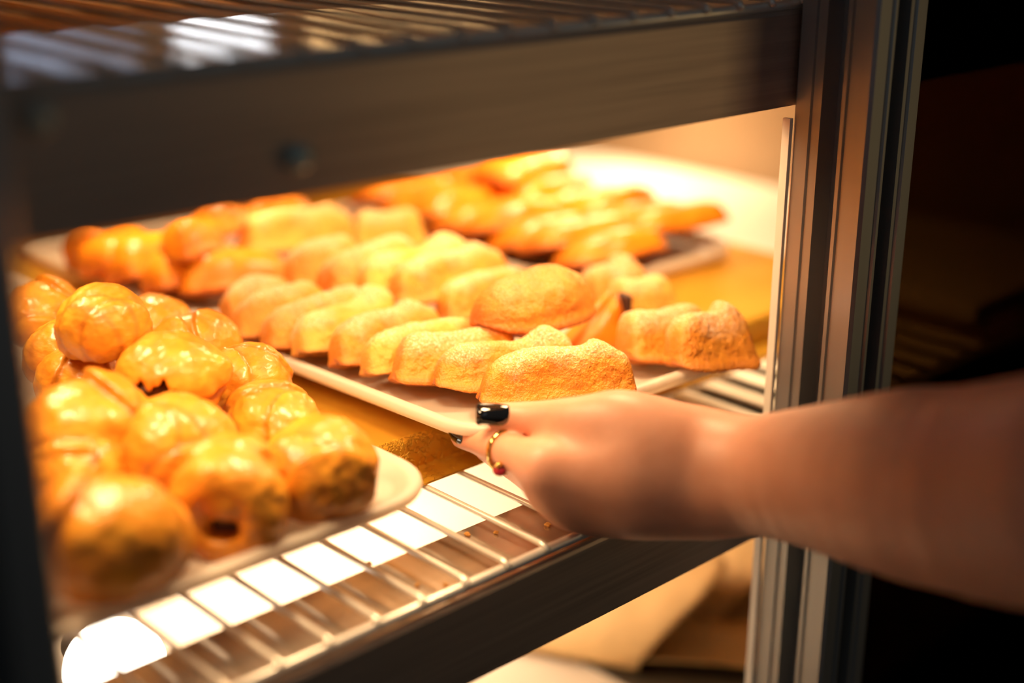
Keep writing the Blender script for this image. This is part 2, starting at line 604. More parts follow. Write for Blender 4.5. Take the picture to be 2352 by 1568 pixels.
def puff_mesh(seed, L=0.08, Wd=0.024, Ht=0.027, arch=0.003, bend=0.003, blunt=5.0, e=3.2, nl=170, nc=110, rough=1.0, taper=0.12, hump=0.0):
    """Folded puff pastry bar: x along its length, broad sugared top (+z), layered open seam low on the -y side."""
    rnd = random.Random(seed)
    V = []
    br = []
    p1, p2 = rnd.uniform(-1, 1), rnd.uniform(-1, 1)
    sd = 1 if seed % 2 else -1
    for i in range(nl + 1):
        t = -1 + 2 * i / nl
        t = math.copysign(abs(t) ** 0.7, t)
        q = max(0.0, 1 - abs(t) ** blunt) ** (1 / blunt)
        q = q * (1 - taper * (0.5 + 0.5 * t * sd)) * (1 + 0.05 * math.sin(4 * t + 5 * p1))
        for k in range(nc):
            a = 2 * math.pi * k / nc
            c, s = math.cos(a), math.sin(a)
            rr = (abs(c) ** e + abs(s) ** e) ** (-1 / e)
            y = rr * c * Wd / 2 * q
            z = rr * s * Ht / 2 * q
            u = z / (Ht / 2)
            st = max(0.0, (-t * 1.0 - 0.05) / 0.95)
            if z < 0:
                z *= 1 - 0.62 * st ** 1.5
            y *= 1.0 - 0.16 * u
            w = math.exp(-((a - math.radians(228)) / 0.20) ** 2)
            y -= 0.0042 * w * q
            z -= 0.0030 * w * q
            lay = math.exp(-((a - math.radians(243)) / 0.22) ** 2)
            y += 0.0008 * math.sin(a * 50 + 3 * p1) * lay
            b = (0.6 if rough > 0.5 else 1.0) * lay
            # the lower lip of the left end sticks out, the top edge is drawn back
            x = t * L / 2 - 0.0050 * u * (-1 if t < 0 else 0.3) * abs(t) ** 3
            z += arch * (1 - t * t) - arch * 0.5 + 0.0012 * math.sin(3.1 * t + p2 * 3) + hump * math.exp(-((t - 0.62) / 0.22) ** 2) * (0.5 + 0.5 * u)
            y += bend * (1 - t * t) * (1 if seed % 3 else -1)
            p = Vector((x, y, z))
            nrm = Vector((0.3 * t ** 3, c, s)).normalized()
            p += nrm * (1 - 0.75 * t ** 8) * (0.0012 * fbm(p, 48, seed, 2) + rough * (0.00055 * fbm(p, 200, seed + 3, 2) + 0.00032 * noise.noise(p * 620)))
            V.append(p)
            b += 0.45 * max(0, abs(t) - 0.86) / 0.14 + 0.40 * max(0, fbm(p, 90, seed + 9, 2)) + (0.35 if s < -0.6 else 0)
            br.append(min(1.0, max(0.0, b)))
    F = []
    for i in range(nl):
        for k in range(nc):
            F.append((i * nc + k, i * nc + (k + 1) % nc, (i + 1) * nc + (k + 1) % nc, (i + 1) * nc + k))
    F.append(tuple(reversed(range(nc))))
    F.append(tuple(nl * nc + k for k in range(nc)))
    me = bpy.data.meshes.new('puff')
    me.from_pydata(V, [], F)
    at_ = me.attributes.new('brown', 'FLOAT', 'POINT')
    at_.data.foreach_set('value', br)
    sg = me.attributes.new('sugar', 'FLOAT', 'POINT')  # sugar coating, plus light on the upper side put into the colour
    sg.data.foreach_set('value', [max(0.0, min(1.0, -0.35 + v.co.z / (Ht * 0.36) + 0.7 * fbm(v.co, 60, seed + 2, 2))) for v in me.vertices])
    return me


PUFFS = [puff_mesh(s_, Wd=w, Ht=h_, arch=a, bend=b, blunt=bl, hump=hu) for s_, w, h_, a, b, bl, hu in
         ((1, 0.0205, 0.0260, 0.002, 0.004, 5.0, 0.006), (2, 0.0200, 0.0255, 0.003, 0.003, 4.0, 0.0), (3, 0.0205, 0.0250, 0.004, 0.004, 6.0, 0.002), (4, 0.0200, 0.0260, 0.002, 0.002, 4.5, 0.004))]
SHORT = [puff_mesh(s_, L=0.056, Wd=w, Ht=h_, arch=a, bend=0.002, blunt=bl, hump=hu) for s_, w, h_, a, bl, hu in
         ((5, 0.021, 0.028, 0.002, 4.5, 0.0), (6, 0.021, 0.029, 0.002, 4.0, 0.002), (7, 0.021, 0.028, 0.003, 5.0, 0.0), (8, 0.022, 0.029, 0.002, 4.5, 0.005))]
SHORTP = [me.copy() for me in SHORT]
for me in SHORT:
    me.materials.append(M['sugar'])
for me in SHORTP:
    me.materials.append(M['pale'])
PALES = []
for me in PUFFS:
    c = me.copy()
    PALES.append(c)
for me in PUFFS:
    me.materials.append(M['sugar'])
for me in PALES:
    me.materials.append(M['pale'])
FOOTBALL = puff_mesh(11, L=0.08, Wd=0.040, Ht=0.036, arch=0.002, bend=0.0, blunt=2.3, e=2.4, taper=0.1)
FOOTBALL.materials.append(M['sugar'])
for an, mul, add in (('brown', 1.0, 0.32), ('sugar', 0.3, 0.0)):
    dd = FOOTBALL.attributes[an].data
    for q_ in dd:
        q_.value = min(1.0, q_.value * mul + add)
FLAT = [puff_mesh(s, L=0.08, Wd=0.034, Ht=0.026, arch=0.004, bend=0.003, blunt=2.8, e=2.6, rough=0.35, nl=70, nc=56) for s in (21, 22, 23)]
for me in FLAT:
    me.materials.append(M['orange'])


def place(me, p0, p1, z0, z1, lean, label, group, name='puff_pastry', fat=1.0, cat='pastry', stretch=1.0):
    """Lay a pastry of mesh `me` from one end to the other (points measured on the photograph at heights z0, z1)."""
    a, b = at(p0[0], p0[1], z0), at(p1[0], p1[1], z1)
    if group == GS:
        a, b = at(p0[0], p0[1], z0 + lift(a.x, a.y)), at(p1[0], p1[1], z1 + lift(b.x, b.y))
    d = b - a
    o = obj(name, me, None)
    x = d.normalized()
    y = Vector((0, 0, 1)).cross(x).normalized()
    zz = x.cross(y)
    R = Matrix((x, y, zz)).transposed() @ Matrix.Rotation(math.radians(lean), 3, 'X')
    L0 = 0.080
    if d.length < 0.066 and (me in PUFFS or me in PALES):
        me = (SHORT if me in PUFFS else SHORTP)[(PUFFS if me in PUFFS else PALES).index(me)]
        o.data = me
        L0 = 0.056
    sc = d.length / L0 * stretch
    o.matrix_world = Matrix.Translation((a + b) / 2) @ R.to_4x4() @ Matrix.Diagonal((sc, fat, fat, 1))
    return tag(o, label, cat, group)


GS = 'sugared pastries on the gripped tray'
Z = 0.0365
first = [
    ((512, 728), (672, 672), 'S', 0, -28, 'brownish puff pastry at the far left end of the gripped tray'),
    ((533, 755), (745, 695), 'S', 1, -30, 'second puff pastry from the far left end of the gripped tray'),
    ((603, 775), (855, 705), 'S', 2, -30, 'third puff pastry from the far left end of the gripped tray, long and golden'),
    ((682, 800), (900, 705), 'P', 3, -30, 'fourth puff pastry along the tray edge, pale with a smooth sugar top'),
    ((765, 815), (1000, 735), 'S', 0, -26, 'fifth puff pastry along the tray edge, with a broad flat golden end'),
    ((832, 838), (1090, 765), 'P', 1, -28, 'sixth puff pastry along the tray edge, pale crusted with sugar grains'),
    ((905, 850), (1180, 795), 'S', 2, -24, 'sharp sugared puff pastry third nearest the thumb'),
    ((998, 868), (1315, 815), 'S', 3, -22, 'sharp sugared puff pastry second nearest the thumb, hump at its right end'),
    ((1102, 890), (1448, 846), 'S', 0, -16, 'nearest sugared puff pastry just above the black thumbnail'),
]
for p0, p1, kind, v, lean, lab in first:
    place((PUFFS if kind == 'S' else PALES)[v], p0, p1, Z, Z + 0.004, lean, lab, GS, fat=1.0)
second = [
    ((655, 638), (822, 592), 'S', 1, -25, 0.050, 'leftmost puff pastry of the upper row behind the tray edge row'),
    ((743, 650), (952, 590), 'S', 2, -25, 0.050, 'second puff pastry of the upper row, with an orange shaded right end'),
    ((828, 658), (1072, 590), 'P', 3, -28, 0.050, 'narrow pale puff pastry wedged third in the upper row'),
    ((900, 672), (1152, 607), 'S', 0, -24, 0.050, 'large golden puff pastry at the right end of the upper row'),
    ((1010, 715), (1210, 650), 'S', 1, -24, 0.040, 'blurred golden puff pastry half hidden behind the dark oval one'),
    ((1352, 690), (1465, 645), 'S', 3, -24, 0.036, 'small blurred golden puff pastry at the back, right of the oval one'),
    ((1415, 715), (1535, 680), 'P', 2, -24, 0.036, 'pale puff pastry in front of the bare gold sheet'),
    ((1432, 800), (1610, 748), 'S', 2, -22, 0.036, 'golden puff pastry second from the right corner of the gripped tray'),
    ((1540, 812), (1706, 768), 'S', 3, -18, 0.038, 'sugared puff pastry at the right corner of the gripped tray'),
]
for p0, p1, kind, v, lean, z, lab in second:
    place((PUFFS if kind == 'S' else PALES)[v], p0, p1, z, z + 0.003, lean, lab, GS, fat=1.08)
place(FOOTBALL, (1088, 728), (1350, 676), 0.056, 0.058, -20, 'browned oval pastry resting on top in the middle of the gripped tray', GS, name='oval_pastry')

# glazed triangular turnover with a charred open edge
bm = bmesh.new()
tri = [Vector((-0.030, -0.012, -0.014)), Vector((0.020, -0.014, -0.014)), Vector((0.018, 0.014, -0.014)), Vector((-0.026, 0.014, -0.014)), Vector((0.014, -0.003, 0.024)), Vector((0.014, 0.006, 0.023))]
vs = [bm.verts.new(p) for p in tri]
for f in ((0, 1, 4), (1, 2, 5, 4), (2, 3, 5), (3, 0, 4, 5), (0, 3, 2, 1)):
    bm.faces.new([vs[i] for i in f])
bmesh.ops.recalc_face_normals(bm, faces=bm.faces)
bmesh.ops.bevel(bm, geom=list(bm.edges), offset=0.004, segments=3, affect='EDGES')
bmesh.ops.triangulate(bm, faces=bm.faces)
bmesh.ops.subdivide_edges(bm, edges=bm.edges, cuts=4, use_grid_fill=True)
for v in bm.verts:
    v.co += v.co.normalized() * 0.0025 * fbm(v.co, 70, 5, 3)
tm = bm_mesh(bm, 'turnover')
a_ = tm.attributes.new('brown', 'FLOAT', 'POINT')
a_.data.foreach_set('value', [0.6 if v.co.x > 0.013 else 0.1 for v in tm.vertices])
tt = obj('glazed_turnover', tm, M['orange'])
tag(tt, 'shiny orange triangular turnover with a charred edge behind the nearest sugared pastry', 'pastry', GS)
tt.location = at(1362, 762, 0.036)
tt.rotation_euler = (0, 0, math.radians(-18))
bm = bmesh.new()
add_box(bm, (0.0165, -0.006, -0.010), (0.0205, 0.004, 0.019), 0.001)
ed = obj('charred_edge', bm_mesh(bm, 'charred_edge'), M['filling'], tt)
tag(ed, 'dark charred filling edge')

# turnovers on the tray behind
GB = 'turnovers on the back left tray'
back_left = [
    ((165, 590), (235, 555), 0, 0.042, 'dark orange turnover at the far left end of the back left tray'),
    ((228, 615), (300, 540), 1, 0.044, 'narrow turnover standing on edge, second in the back left tray'),
    ((262, 628), (400, 560), 2, 0.042, 'shiny orange turnover with a dark vent, third in the back left tray'),
    ((365, 580), (505, 545), 0, 0.056, 'rounded golden turnover on top, left of the large pale pastry'),
    ((340, 655), (520, 585), 1, 0.040, 'pale topped turnover lying against the large orange one'),
    ((408, 655), (655, 610), 2, 0.040, 'large smooth orange turnover at the front corner of the back left tray'),
    ((440, 530), (560, 490), 0, 0.056, 'brown seamed turnover half hidden under the upper rail'),
    ((560, 500), (700, 470), 1, 0.056, 'thin orange turnover glimpsed just below the upper rail'),
]
for p0, p1, v, z, lab in back_left:
    place(FLAT[v], p0, p1, z, z + 0.004, -25, lab, GB, name='turnover', fat=1.15)
place(PALES[0], (543, 545), (812, 520), 0.050, 0.052, -18, 'large pale topped pastry lying high on the back left tray', GB, fat=1.1)
place(PALES[2], (815, 545), (965, 520), 0.056, 0.058, -20, 'blurred cream pastry right of the large pale one', GB, fat=1.0)

# flat orange turnovers on the far tray
GO = 'orange turnovers on the tray by the white ledge'
row_words = ['first', 'second', 'third', 'fourth', 'fifth', 'sixth', 'seventh', 'eighth']
for col in range(2):
    for k in range(8):
        x0 = 0.592 + 0.068 * col
        y0 = 0.576 + 0.0300 * k
        o = obj('turnover', FLAT[(k + col) % 3])
        o.matrix_world = (Matrix.Translation((x0 + 0.034, y0 + 0.004 * col, 0.039 + 0.004 * ((k + col) % 2) + 0.003 * col)) @ Matrix.Rotation(math.radians(-4 + 5 * ((k * 7 + col * 3) % 3)), 4, 'Z')
                          @ Matrix.Rotation(math.radians(-22), 4, 'X') @ Matrix.Diagonal((1.02, 1.5, 0.80, 1)))
        tag(o, 'flat orange turnover %s from the front in the %s row of the far tray' % (row_words[k], ('left', 'right')[col]), 'pastry', GO)
o = obj('turnover', FLAT[1])
o.matrix_world = Matrix.Translation((0.690, 0.720, 0.062)) @ Matrix.Rotation(math.radians(12), 4, 'Z') @ Matrix.Diagonal((1.05, 1.7, 0.9, 1))
tag(o, 'flat orange turnover lying on top of the heap on the far tray', 'pastry', GO)


# ------------------------------------------------------------------ implicit surfaces for the buns and the arm
def surface_nets(f, lo, hi, h):
    lo, hi = np.array(lo, float), np.array(hi, float)
    n = np.ceil((hi - lo) / h).astype(int) + 1
    ax = [lo[i] + h * np.arange(n[i]) for i in range(3)]
    X, Y, Zg = np.meshgrid(*ax, indexing='ij')
    D = f(X.astype(np.float32), Y.astype(np.float32), Zg.astype(np.float32)).astype(np.float32)
    S = D < 0
    nx, ny, nz = D.shape
    cnt = np.zeros((nx - 1, ny - 1, nz - 1), np.int8)
    sl = lambda a, i, j, k: a[i:nx - 1 + i, j:ny - 1 + j, k:nz - 1 + k]
    for i in (0, 1):
        for j in (0, 1):
            for k in (0, 1):
                cnt += sl(S, i, j, k)
    act = (cnt > 0) & (cnt < 8)
    idx = np.argwhere(act)
    vid = -np.ones(act.shape, np.int64)
    vid[act] = np.arange(len(idx))
    acc = np.zeros((len(idx), 3))
    num = np.zeros(len(idx))
    cs = [(i, j, k) for i in (0, 1) for j in (0, 1) for k in (0, 1)]
    for a in cs:
        for d in range(3):
            if a[d]:
                continue
            b = list(a)
            b[d] = 1
            da = D[idx[:, 0] + a[0], idx[:, 1] + a[1], idx[:, 2] + a[2]]
            db = D[idx[:, 0] + b[0], idx[:, 1] + b[1], idx[:, 2] + b[2]]
            cr = (da < 0) != (db < 0)
            t = np.where(cr, da / np.where(cr, da - db, 1), 0)
            pt = np.tile(np.array(a, float), (len(idx), 1))
            pt[:, d] += t
            acc[cr] += pt[cr]
            num[cr] += 1
    V = lo + (idx + acc / num[:, None]) * h
    F = []
    for d in range(3):
        e, g = [(1, 2), (2, 0), (0, 1)][d]
        A = [slice(None)] * 3
        B = [slice(None)] * 3
        A[d] = slice(0, -1)
        B[d] = slice(1, None)
        sa, sb = S[tuple(A)], S[tuple(B)]
        ch = np.argwhere(sa != sb)
        ok = (ch[:, e] > 0) & (ch[:, g] > 0) & (ch[:, e] < D.shape[e] - 1) & (ch[:, g] < D.shape[g] - 1)
        ch = ch[ok]
        q = []
        for oe, og in ((-1, -1), (0, -1), (0, 0), (-1, 0)):
            c = ch.copy()
            c[:, e] += oe
            c[:, g] += og
            q.append(vid[c[:, 0], c[:, 1], c[:, 2]])
        q = np.stack(q, 1)
        flip = ~sa[ch[:, 0], ch[:, 1], ch[:, 2]]
        q[flip] = q[flip][:, ::-1]
        F.append(q)
    return V, np.concatenate(F)


def smin(a, b, k):
    h = np.clip(0.5 + 0.5 * (b - a) / k, 0, 1)
    return b + (a - b) * h - k * h * (1 - h)


def smax(a, b, k):
    return -smin(-a, -b, k)


def ell(X, Y, Z, c, r, rz=0.0):
    x, y, z = X - c[0], Y - c[1], Z - c[2]
    if rz:
        cs, sn = math.cos(rz), math.sin(rz)
        x, y = x * cs + y * sn, -x * sn + y * cs
    k0 = np.sqrt((x / r[0]) ** 2 + (y / r[1]) ** 2 + (z / r[2]) ** 2)
    k1 = np.sqrt((x / r[0] ** 2) ** 2 + (y / r[1] ** 2) ** 2 + (z / r[2] ** 2) ** 2) + 1e-9
    return k0 * (k0 - 1) / k1


def cone(X, Y, Z, a, b, ra, rb):
    a, b = np.array(a, float), np.array(b, float)
    d = b - a
    L2 = float(d @ d) + 1e-12
    t = np.clip(((X - a[0]) * d[0] + (Y - a[1]) * d[1] + (Z - a[2]) * d[2]) / L2, 0, 1)
    return np.sqrt((X - a[0] - t * d[0]) ** 2 + (Y - a[1] - t * d[1]) ** 2 + (Z - a[2] - t * d[2]) ** 2) - (ra + t * (rb - ra))


def net_mesh(name, f, lo, hi, h, disp=None, smooth_it=1):
    V, F = surface_nets(f, lo, hi, h)
    me = bpy.data.meshes.new(name)
    me.from_pydata(V.tolist(), [], F.tolist())
    bm = bmesh.new()
    bm.from_mesh(me)
    for _ in range(smooth_it):
        bmesh.ops.smooth_vert(bm, verts=bm.verts, factor=0.5, use_axis_x=True, use_axis_y=True, use_axis_z=True)
    bmesh.ops.recalc_face_normals(bm, faces=bm.faces)
    bm.normal_update()
    if disp:
        for v in bm.verts:
            v.co += v.normal * disp(v.co)
    bm.to_mesh(me)
    bm.free()
    return me


def arc_pts(c, R, a0, a1, tilt, n=7):
    out = []
    for i in range(n):
        a = math.radians(a0 + (a1 - a0) * i / (n - 1))
        p = Matrix.Rotation(math.radians(tilt[0]), 3, 'X') @ (Matrix.Rotation(math.radians(tilt[1]), 3, 'Y') @ Vector((R[0] * math.cos(a), R[1] * math.sin(a), 0)))
        out.append(Vector(c) + p)
    return out


def bun_mesh(seed, style):
    rnd = random.Random(seed * 13 + 5)
    body = (0.030 + rnd.uniform(-0.002, 0.003), 0.027 + rnd.uniform(-0.002, 0.002), 0.025)
    flaps = []
    folds = []
    seams = []
    if style in ('ball', 'smooth'):
        # sheets of dough lapped over each other: each lap is the body, a little fatter, on one side of a big round cut
        for k in range(3 if style == 'ball' else 2):
            a = math.radians(rnd.uniform(195, 345))
            el = rnd.uniform(-0.5, 0.9)
            dv = Vector((math.cos(a) * math.cos(el), math.sin(a) * math.cos(el), math.sin(el)))
            Rb = rnd.uniform(0.020, 0.040)
            seams.append((dv * (Rb + rnd.uniform(0.004, 0.016)), Rb, 0.0010 + 0.0013 * (k + 1)))
    if style == 'ball':
        for k in range(2):
            a = math.radians(190 + 160 * (k + rnd.uniform(0.1, 0.9)) / 2)
            el = rnd.uniform(-0.7, 0.6)
            R_ = rnd.uniform(0.014, 0.018)
            flaps.append(((R_ * math.cos(a) * math.cos(el), R_ * math.sin(a) * math.cos(el), R_ * math.sin(el)),
                          (rnd.uniform(0.012, 0.018), rnd.uniform(0.010, 0.014), rnd.uniform(0.009, 0.013)), a + rnd.uniform(-0.8, 0.8)))
        folds.append(arc_pts((0, 0, -0.003), (0.032, 0.029), 235, 300 + rnd.uniform(0, 20), (rnd.uniform(15, 50), rnd.uniform(-25, 25))))
    elif style == 'smooth':
        flaps.append(((0.012, -0.010, -0.006), (0.018, 0.014, 0.013), 0.4))
        folds.append(arc_pts((0, 0, -0.005), (0.030, 0.027), 190, 300, (10, 10)))
    elif style == 'twist':
        flaps.append(((0.0, -0.004, 0.014), (0.015, 0.014, 0.014), 0.0))
    elif style == 'torn':
        flaps.append(((-0.006, -0.016, -0.010), (0.022, 0.011, 0.008), 0.15))
        flaps.append(((0.020, -0.004, 0.002), (0.014, 0.013, 0.014), 0.5))
        flaps.append(((-0.002, 0.004, 0.016), (0.014, 0.016, 0.009), 0.6))
        folds.append(arc_pts((0, 0, 0.004), (0.031, 0.028), 280, 350, (30, 10)))

    def f(X, Y, Zg):
        if style == 'twist':
            q = np.sqrt((np.sqrt((X / 1.05) ** 2 + ((Zg + 0.001) / 1.0) ** 2) - 0.0165) ** 2 + ((Y + 0.008) * 0.8) ** 2) - 0.0115
            d = smin(q, ell(X, Y, Zg, (0, 0.010, 0.0), (0.025, 0.018, 0.024)), 0.003)
            d = smin(d, ell(X, Y, Zg, (0, -0.010, 0.006), (0.0135, 0.013, 0.012)), 0.0022)
            d = smin(d, ell(X, Y, Zg, (-0.002, 0.006, 0.020), (0.020, 0.013, 0.009), 0.3), 0.002)
            d = smax(d, -ell(X, Y, Zg, (0.000, -0.020, -0.0085), (0.0085, 0.012, 0.0042)), 0.002)
            return smax(d, -(Zg + 0.027), 0.003)
        d = ell(X, Y, Zg, (0, 0, 0), body)
        for c, Rb, g in seams:
            sh = ell(X, Y, Zg, (0, 0, 0), [q + g for q in body])
            cut = np.sqrt((X - c[0]) ** 2 + (Y - c[1]) ** 2 + (Zg - c[2]) ** 2) - Rb
            d = smin(d, smax(sh, cut, 0.0012), 0.0006)
        for c, r, a in flaps:
            d = smin(d, ell(X, Y, Zg, c, r, a), 0.0016)
        if style == 'torn':
            wob = 0.0025 * np.sin(X * 500) + 0.0015 * np.sin(X * 1100 + 1)
            d = smax(d, -ell(X, Y, Zg + wob, (-0.008, -0.022, 0.000), (0.015, 0.017, 0.0055), -0.3), 0.0015)
        for pts in folds:
            c = None
            for i in range(len(pts) - 1):
                w0 = 0.0028 * math.sin(math.pi * (i + 0.3) / len(pts)) + 0.0006
                w1 = 0.0028 * math.sin(math.pi * (i + 1.3) / len(pts)) + 0.0006
                e = cone(X, Y, Zg, pts[i], pts[i + 1], w0, w1)
                c = e if c is None else np.minimum(c, e)
            d = smax(d, -c, 0.0032)
        return smax(d, -(Zg + 0.020), 0.005)
    me = net_mesh('bun', f, (-0.042, -0.042, -0.036), (0.045, 0.042, 0.036), 0.00125,
                  lambda p: 0.0014 * fbm(p, 60, seed, 2) + 0.0005 * fbm(p, 190, seed + 1, 2), 2)
    br = []
    for v in me.vertices:
        b = 0.28 * max(0, fbm(v.co, 45, seed + 4, 2)) + 0.45 * max(0.0, min(1.0, (-0.010 - v.co.z) / 0.014))
        for pts in folds:
            dm = min((v.co - q).length for q in pts)
            b += 0.35 * math.exp(-(dm / 0.004) ** 2)
        for c, Rb, g in seams:
            b += 0.4 * math.exp(-(((v.co - c).length - Rb - 0.001) / 0.0018) ** 2)
        br.append(min(1, b))
    a_ = me.attributes.new('brown', 'FLOAT', 'POINT')
    a_.data.foreach_set('value', br)
    me.materials.append(M['glaze'])
    return me


BUN = {'a': bun_mesh(1, 'ball'), 'b': bun_mesh(2, 'ball'), 'c': bun_mesh(3, 'ball'), 's': bun_mesh(4, 'smooth'), 't': bun_mesh(5, 'twist'), 'o': bun_mesh(6, 'torn')}
FACE = -math.degrees(math.atan2(FF.x, FF.y))      # turns a bun's face (-y) to the open side of the cabinet
GBN = 'glazed buns on the left tray'


def bun(px, py, z, kind, sc, yaw, label, tilt=(0, 0)):
    o = obj('glazed_bun', BUN[kind])
    o.location = at(px, py, z)
    o.rotation_euler = (math.radians(tilt[0]), math.radians(tilt[1]), math.radians(FACE + yaw))
    sc = sc if isinstance(sc, tuple) else (sc,) * 3
    o.scale = [0.89 * q for q in sc]
    tag(o, label, 'bun', GBN)
    return o


bun(236, 742, 0.080, 'a', 0.78, 10, 'round shiny bun with a small dimple, highest of the buns')
bun(352, 752, 0.052, 'o', 0.75, 160, 'bun with brown filling showing, behind the highest bun')
bun(90, 722, 0.060, 'c', 0.74, 70, 'small dark bun at the far left, beside the left post')
bun(150, 820, 0.056, 'b', 0.78, 40, 'folded bun below the highest bun, by the left post')
bun(188, 878, 0.050, 's', 0.72, 200, 'smooth brown bun left of the torn one')
bun(447, 805, 0.048, 's', 0.82, 20, 'shiny domed bun behind the torn one')
t_ = bun(392, 866, 0.062, 'o', 0.88, 12, 'torn bun with a dark open mouth in the middle of the heap')
bun(568, 885, 0.044, 's', 0.80, 240, 'smooth glossy bun at the right edge, behind the long one', (0, 10))
bun(285, 948, 0.040, 'c', 0.66, 0, 'small bun half hidden behind the largest creased bun')
bun(405, 1030, 0.046, 'b', 1.02, 8, 'largest bun with a deep crease across its face', (8, 0))
bun(627, 982, 0.040, 's', (0.95, 0.80, 0.80), 130, 'long smooth bun between the tray edge and the corner bun')
bun(735, 1072, 0.043, 'a', 0.92, -10, 'bun at the front right corner of the left tray')
w_ = bun(535, 1142, 0.042, 't', 0.90, -4, 'ring-shaped bun with a dark hole at the front of the tray')
bun(190, 992, 0.056, 'c', 0.95, 60, 'bumpy twisted bun against the dark left post')
bun(170, 1080, 0.046, 'a', 0.75, 100, 'pale bun half hidden by the left post, above the blurred front bun')
bun(255, 1242, 0.046, 'c', (0.98, 0.92, 1.05), 200, 'large blurred bun at the front left of the tray')
bun(400, 1215, 0.030, 's', (0.62, 0.40, 0.42), 30, 'small tapered bun end between the ring bun and the blurred front bun')
bun(275, 832, 0.044, 'b', 0.62, 90, 'small folded bun squeezed left of the torn one')
for par, c, r in ((t_, (-0.008, -0.012, 0.000), (0.012, 0.010, 0.006)), (w_, (0, -0.010, -0.0085), (0.009, 0.004, 0.006))):
    fm = net_mesh('filling', lambda X, Y, Zg: ell(X, Y, Zg, c, r), [c[i] - r[i] - 0.003 for i in range(3)], [c[i] + r[i] + 0.003 for i in range(3)], 0.001,
                  lambda p: 0.0012 * fbm(p, 200, 3, 2))
    tag(obj('filling', fm, M['filling'], par), 'dark filling in the opening')


# ------------------------------------------------------------------ the person's forearm and hand
HS = 0.955


def hand_field(Xl, Yl, Zl):
    # local axes: right, up, forward of the view direction the arm was measured along
    def P(px, py, d):
        d *= HS
        return ((px - W / 2) / FPX * d, -(py - H / 2) / FPX * d, d)

    def chain(pts, k=4):
        # Catmull-Rom through the joints, so the limb tapers without steps
        c = [np.array((*P(*a), r * 0.001 * HS)) for a, r in pts]
        c = [2 * c[0] - c[1]] + c + [2 * c[-1] - c[-2]]
        q = []
        for i in range(1, len(c) - 2):
            for j in range(k):
                t = j / k
                q.append(0.5 * (2 * c[i] + (c[i + 1] - c[i - 1]) * t + (2 * c[i - 1] - 5 * c[i] + 4 * c[i + 1] - c[i + 2]) * t * t + (3 * c[i] - 3 * c[i + 1] + c[i + 2] - c[i - 1]) * t ** 3))
        q.append(c[-2])
        d = None
        for a, b in zip(q[:-1], q[1:]):
            e = cone(Xl, Yl, Zl, a[:3], b[:3], a[3], b[3])
            d = e if d is None else np.minimum(d, e)
        return d
    up = chain([((1480, 1035, .602), 17), ((1600, 1058, .603), 18.5), ((1700, 1066, .592), 19.5), ((1880, 1088, .562), 26.5), ((2100, 1112, .530), 35), ((2352, 1130, .492), 41), ((2720, 1110, .45), 44), ((3500, 1010, .43), 46), ((3900, 960, .42), 46)])
    low = chain([((1480, 1125, .606), 15), ((1600, 1118, .606), 17), ((1700, 1118, .596), 19), ((1880, 1104, .566), 25.5), ((2100, 1112, .530), 33)])
    d = smin(up, low, 0.012)
    meta = None
    for m_, w_ in ((((1250, 1070, .602), 11.0), ((1600, 1050, .602), 16.5)), (((1272, 1118, .606), 11.5), ((1610, 1080, .602), 18.0)),
                   (((1312, 1155, .613), 11.5), ((1610, 1108, .605), 17.0)), (((1375, 1172, .620), 11.0), ((1610, 1128, .607), 15.5))):
        e = cone(Xl, Yl, Zl, P(*m_[0]), P(*w_[0]), m_[1] * 0.001 * HS, w_[1] * 0.001 * HS)
        meta = e if meta is None else smin(meta, e, 0.010)
    d = smin(d, meta, 0.018)
    thumb = chain([((1131, 953, .6175), 5.6), ((1185, 958, .618), 7.2), ((1222, 961, .616), 7.9), ((1258, 962, .613), 8.7), ((1345, 966, .605), 11.4), ((1430, 968, .602), 14.2), ((1520, 1005, .602), 16.0), ((1600, 1045, .603), 16.5)])
    d1 = smin(d, thumb, 0.009)
    index = chain([((1062, 1002, .638), 6.0), ((1095, 1008, .632), 7.0), ((1150, 1028, .620), 8.6), ((1195, 1049, .610), 9.2), ((1250, 1070, .602), 10.8)])
    mid = chain([((1118, 1030, .672), 6.5), ((1150, 1045, .660), 7.6), ((1215, 1082, .640), 9), ((1272, 1120, .608), 10.5)])
    rng = chain([((1190, 1060, .672), 6.5), ((1215, 1078, .664), 7.6), ((1262, 1112, .648), 9), ((1310, 1156, .616), 10.5)])
    pin = chain([((1265, 1085, .668), 6), ((1290, 1100, .660), 7), ((1330, 1130, .648), 8), ((1372, 1172, .624), 10)])
    d2 = smin(d, index, 0.006)
    fing = np.minimum(np.minimum(smin(d, mid, 0.005), smin(d, rng, 0.005)), smin(d, pin, 0.005))
    out = smin(d1, d2, 0.0012)
    out = smin(out, fing, 0.0008)
    # flexion creases on the thumb and a shallow fold at the wrist
    for (px, py, dd, L) in ((1243, 955, .6045, 24), (1257, 955, .6035, 20)):
        c = cone(Xl, Yl, Zl, P(px - 4, py - L, dd), P(px + 4, py + L, dd), 0.0006, 0.0006)
        out = smax(out, -c, 0.0016)
    return out


